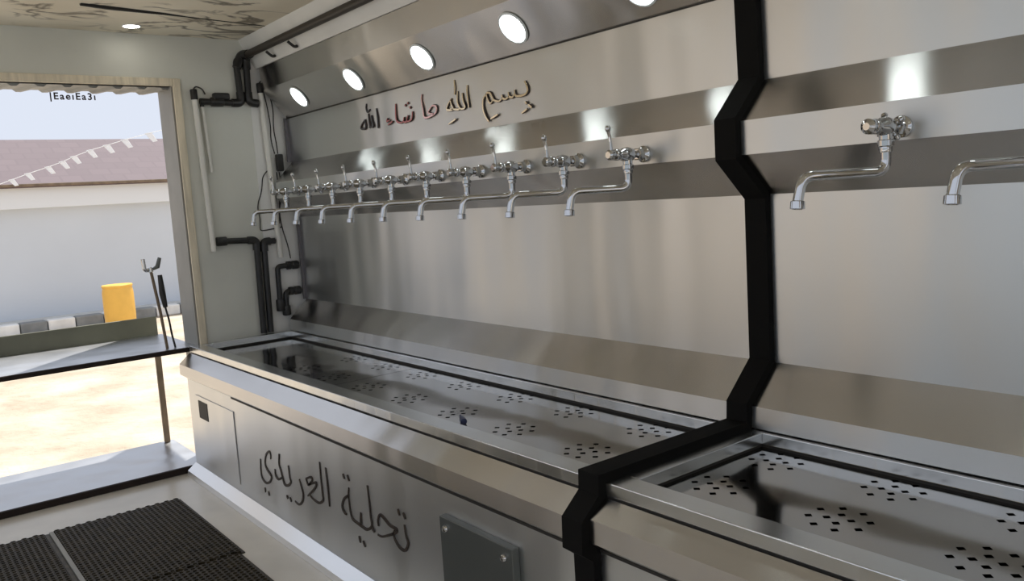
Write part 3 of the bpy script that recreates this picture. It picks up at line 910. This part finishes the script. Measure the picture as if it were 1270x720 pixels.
PITCH = 0.0125
for a, lab in (((-2.080, -1.642, 0.2645, 0.543), 'dark honeycomb rubber mat on the floor against the threshold, right of the floor bar'),
               ((-1.640, -1.05, 0.2645, 0.534), 'dark honeycomb rubber mat nearest the camera, along the counter'),
               ((-2.080, -1.35, -0.06, 0.2550), 'dark honeycomb rubber mat left of the bright floor bar')):
    o = obj('rubber_mat', mat_mesh(*a, PITCH), M['mat'])
    tag(o, lab, 'mat', 'rubber mats on the floor')

t = thing('stopper', 'small dark blue plastic stopper lying on the perforated tray', 'stopper', P(-1.098, 0.737, PZ))
a, b = P(-1.128, 0.752, PZ + 0.0035), P(-1.082, 0.728, PZ + 0.0055)
d = b - a
obj('stem', tube([a, a + d * 0.55], 0.0045, 10), M['blue_plastic'], t, smooth=True)
obj('head', lathe(a + d * 0.5, d, [(0, 0.004), (0.002, 0.0098), (0.034, 0.0098), (0.036, 0.007)], 14), M['blue_plastic'], t, smooth=True)

# ------------------------------------------------------------------ outside the end opening
t = thing('serving_shelf', 'steel shelf folded out below the opening, with an olive back lip and a brown leg', 'shelf', P(-2.62, 0.667, -0.68))
obj('shelf_top', boxu((-2.645, OY0, -0.356), (XE - 0.004, 0.690, -0.350)), M['shelf'], t)
obj('edge_bar', boxu((XE - 0.004, OY0, -0.361), (XE + 0.006, 0.662, -0.349)), M['dark_bar'], t, bevel=0.003)
obj('back_lip', boxu((-2.650, OY0, -0.352), (-2.642, 0.680, -0.294)), M['lip'], t, bevel=0.003)
obj('leg', boxu((-2.627, 0.658, -0.6795), (-2.613, 0.674, -0.356)), M['post'], t, bevel=0.004)
st = obj('entrance_step', boxu((-2.640, OY0, -0.6905), (XE - 0.0085, 0.690, -0.680)), M['shelf'], bevel=0.004)
tag(st, 'low shiny steel step outside the threshold under the shelf', 'step')

t = thing('washing_tap', 'thin standing tap with a forked head and black spray hose on the outdoor shelf', 'tap', P(-2.33, 0.62, -0.35))
obj('stand_pipe', tube([P(-2.33, 0.619, -0.3495), P(-2.332, 0.612, -0.25), P(-2.335, 0.600, -0.135)], 0.0075, 10), M['post'], t, smooth=True)
bm = lathe(P(-2.335, 0.600, -0.142), (0, 0, 1), [(0, 0.007), (0.004, 0.012), (0.024, 0.012), (0.028, 0.007)], 14)
tube(arc([P(-2.335, 0.604, -0.134), P(-2.335, 0.585, -0.135), P(-2.335, 0.583, -0.104)], 0.01, 5), [0.010] * 8, 10, bm)
obj('tap_head', bm, M['chrome'], t, smooth=True)
obj('handle', tube([P(-2.335, 0.606, -0.133), P(-2.335, 0.618, -0.128), P(-2.335, 0.626, -0.104)], [0.007, 0.012, 0.009], 12), M['plate'], t, smooth=True)
h = obj('spray_handle', tube([P(-2.33, 0.6205, -0.150), P(-2.33, 0.622, -0.20), P(-2.33, 0.626, -0.238)], [0.011, 0.0155, 0.011], 14), M['black_pvc'], t, smooth=True)
obj('hose', tube(arc([P(-2.33, 0.625, -0.236), P(-2.33, 0.632, -0.275), P(-2.33, 0.634, -0.31), P(-2.33, 0.640, -0.3495)], 0.05, 5), 0.0050, 10), M['black_pvc'], t, smooth=True)

# unseen hatch above the opening, cut to shape its shade on the shelf
bm = bmesh.new()
q = [P(-2.412, 0.42, 0.360), P(-2.412, 0.98, 0.360), P(-3.02, 1.05, 0.53), P(-3.02, 1.00, 0.53), P(-2.70, 0.68, 0.4405)]
lo = [bm.verts.new(v_) for v_ in q]
hi = [bm.verts.new(v_ + Vector((0, 0, 0.03))) for v_ in q]
bm.faces.new(lo)
bm.faces.new(hi)
for i in range(5):
    bm.faces.new((lo[i], lo[(i + 1) % 5], hi[(i + 1) % 5], hi[i]))
ha = obj('shade_hatch', bm, M['jamb'])
tag(ha, 'unseen grey hatch panel above the end opening, shaped to shade the shelf', 'hatch')

# row of small black letters hanging under the lintel
cu = bpy.data.curves.new('sign_letters', 'FONT')
cu.body = '|EaeıEa3ı'
cu.size = 0.050
cu.offset = 0.0012
cu.extrude = 0.001
cu.space_character = 1.25
to = bpy.data.objects.new('tmp_text', cu)
COL.objects.link(to)
bpy.context.view_layer.update()
me = bpy.data.meshes.new_from_object(to.evaluated_get(bpy.context.evaluated_depsgraph_get()))
bpy.data.objects.remove(to)
so_ = bpy.data.objects.new('sign_letters', me)
me.materials.clear()
me.materials.append(M['cut'])
COL.objects.link(so_)
so_.matrix_world = Matrix.Translation(P(-2.40, 0.421, 0.3185)) @ Matrix(((0, 0, 1, 0), (1, 0, 0, 0), (0, 1, 0, 0), (0, 0, 0, 1)))
w_ = max(v_.co.x for v_ in me.vertices) - min(v_.co.x for v_ in me.vertices)
so_.scale = (0.106 * S / w_, 0.9, 1)
tag(so_, 'row of small black letters against the sky under the top of the opening', 'lettering')

# ground, kerb, building
GZ = -0.95
bm = boxu((-40, -30, GZ - 0.05), (30, 30, GZ))
struct('ground', bm, M['ground'])
struct('added_yard_asphalt', boxu((-2.9, -4.95, GZ), (11, -0.45, GZ + 0.012)), M['asphalt'])  # unseen asphalt added to dull and cool the light from the ground
struct('pavement', boxu((-9.6, -8, GZ), (-8.62, 12, -0.858)), M['pavement'])
w = obj('added_yard_wall', boxu((-3.45, -5.2, GZ), (12, -5.0, 0.55)), M['added_wall_blue'])  # unseen walls added to tint the reflections in the steel
tag(w, 'long unseen pale blue wall added across the yard for reflections in the steel', 'wall')
w = obj('added_yard_wall', boxu((-16, -5.2, GZ), (-3.5, -5.0, 0.95)), M['added_wall_beige'])
tag(w, 'taller unseen beige wall added for warm reflections, left of the pale blue one', 'wall')
ks = [0.33, 0.56, 0.79, 1.03, 1.25, 1.48, 1.72, 1.97, 2.19, 2.42, 2.65, 2.88]
names = ['', '', 'white kerb stone at the far left of the opening', 'dark kerb stone farthest left, outside beyond the shelf lip', 'white kerb stone between the two dark ones left of the yellow drum',
         'dark kerb stone just left of the yellow drum', 'white kerb stone hidden mostly behind the yellow drum', 'dark kerb stone between the yellow drum and the thin tap', 'white kerb stone just right of the thin tap',
         'dark kerb stone at the right jamb of the opening', '']
for i in range(2, 10):
    bm = boxu((-8.62, ks[i] + 0.004, GZ), (-8.48, ks[i + 1] - 0.004, -0.852))
    o = obj('kerb_stone', bm, M['kerb_dark'] if i % 2 else M['kerb_white'], bevel=0.02)
    tag(o, names[i], 'kerb stone', 'painted kerb stones across the road')

t = thing('building', 'low whitewashed building with faded red tiled roof across the road', 'building', P(-9.3, 1.5, -0.858))
obj('facade', boxu((-9.4, -7, -0.858), (-8.9, 11, 0.372)), M['facade'], t)
obj('eaves_board', boxu((-8.9, -7.1, 0.17), (-8.80, 11.1, 0.365)), M['facade_band'], t)
obj('gutter', boxu((-8.84, -7.1, 0.365), (-8.72, 11.1, 0.392)), M['post'], t, bevel=0.01)
bm = bmesh.new()
rows_ = []
for x_, z_ in ((-8.74, 0.385), (-10.0, 0.905), (-11.2, 0.385)):
    rows_.append([bm.verts.new(P(x_, -7.2, z_)), bm.verts.new(P(x_, 11.2, z_)), bm.verts.new(P(x_, 11.2, z_ - 0.03)), bm.verts.new(P(x_, -7.2, z_ - 0.03))])
for i in range(2):
    for q_ in range(4):
        bm.faces.new((rows_[i][q_], rows_[i][(q_ + 1) % 4], rows_[i + 1][(q_ + 1) % 4], rows_[i + 1][q_]))
bm.faces.new(rows_[0])
bm.faces.new(rows_[2])
obj('tiled_roof', bm, M['tiles'], t)

t = thing('bunting', 'string of small white flags rising across the red tiled roof', 'bunting', P(-8.4, 1.7, 0.5))
bp_ = [(1.03, 0.36), (1.127, 0.395), (1.259, 0.445), (1.427, 0.50), (1.55, 0.545), (1.65, 0.59), (1.793, 0.645), (1.944, 0.69), (2.107, 0.74), (2.335, 0.80), (2.6, 0.87)]
obj('string', tube([P(-8.4, y_ * 0.977, z_ * 0.977 + 0.03) for y_, z_ in bp_], 0.006, 6), M['flag'], t)
for y_, z_ in bp_[1:-1]:
    s_ = 0.9 + 0.35 * (y_ - 1.1)
    y2, z2 = y_ * 0.977, z_ * 0.977 + 0.03
    bm = bmesh.new()
    c_ = [(y2 - 0.030 * s_, z2), (y2 + 0.02 * s_, z2 + 0.01), (y2 + 0.055 * s_, z2 - 0.055 * s_), (y2 + 0.022 * s_, z2 - 0.062 * s_)]
    f_ = [bm.verts.new(P(-8.4, a_, b_)) for a_, b_ in c_]
    g_ = [bm.verts.new(P(-8.4, a_, b_) - Vector((0.004, 0, 0))) for a_, b_ in c_]
    bm.faces.new(f_)
    bm.faces.new(g_)
    for k_ in range(4):
        bm.faces.new((f_[k_], f_[(k_ + 1) % 4], g_[(k_ + 1) % 4], g_[k_]))
    obj('pennant', bm, M['flag'], t)

t = thing('plastic_drum', 'yellow plastic drum standing by the kerb across the road', 'drum', P(-7.9, 1.72, GZ))
c_ = P(-7.9, 1.735, GZ)
r_ = 0.128 * S
obj('drum_body', lathe(c_, (0, 0, 1), [(0, r_ * 0.90), (0.03, r_ * 0.97), (0.25, r_), (0.60, r_), (0.66, r_ * 0.96), (0.70, r_ * 0.93)], 32), M['yellow'], t, smooth=True)
obj('drum_rim', lathe(c_ + Vector((0, 0, 0.69)), (0, 0, 1), [(0, r_ * 0.94), (0.01, r_ * 0.99), (0.035, r_ * 0.99), (0.045, r_ * 0.95), (0.040, r_ * 0.80), (0.03, r_ * 0.2)], 32), M['yellow'], t, smooth=True)
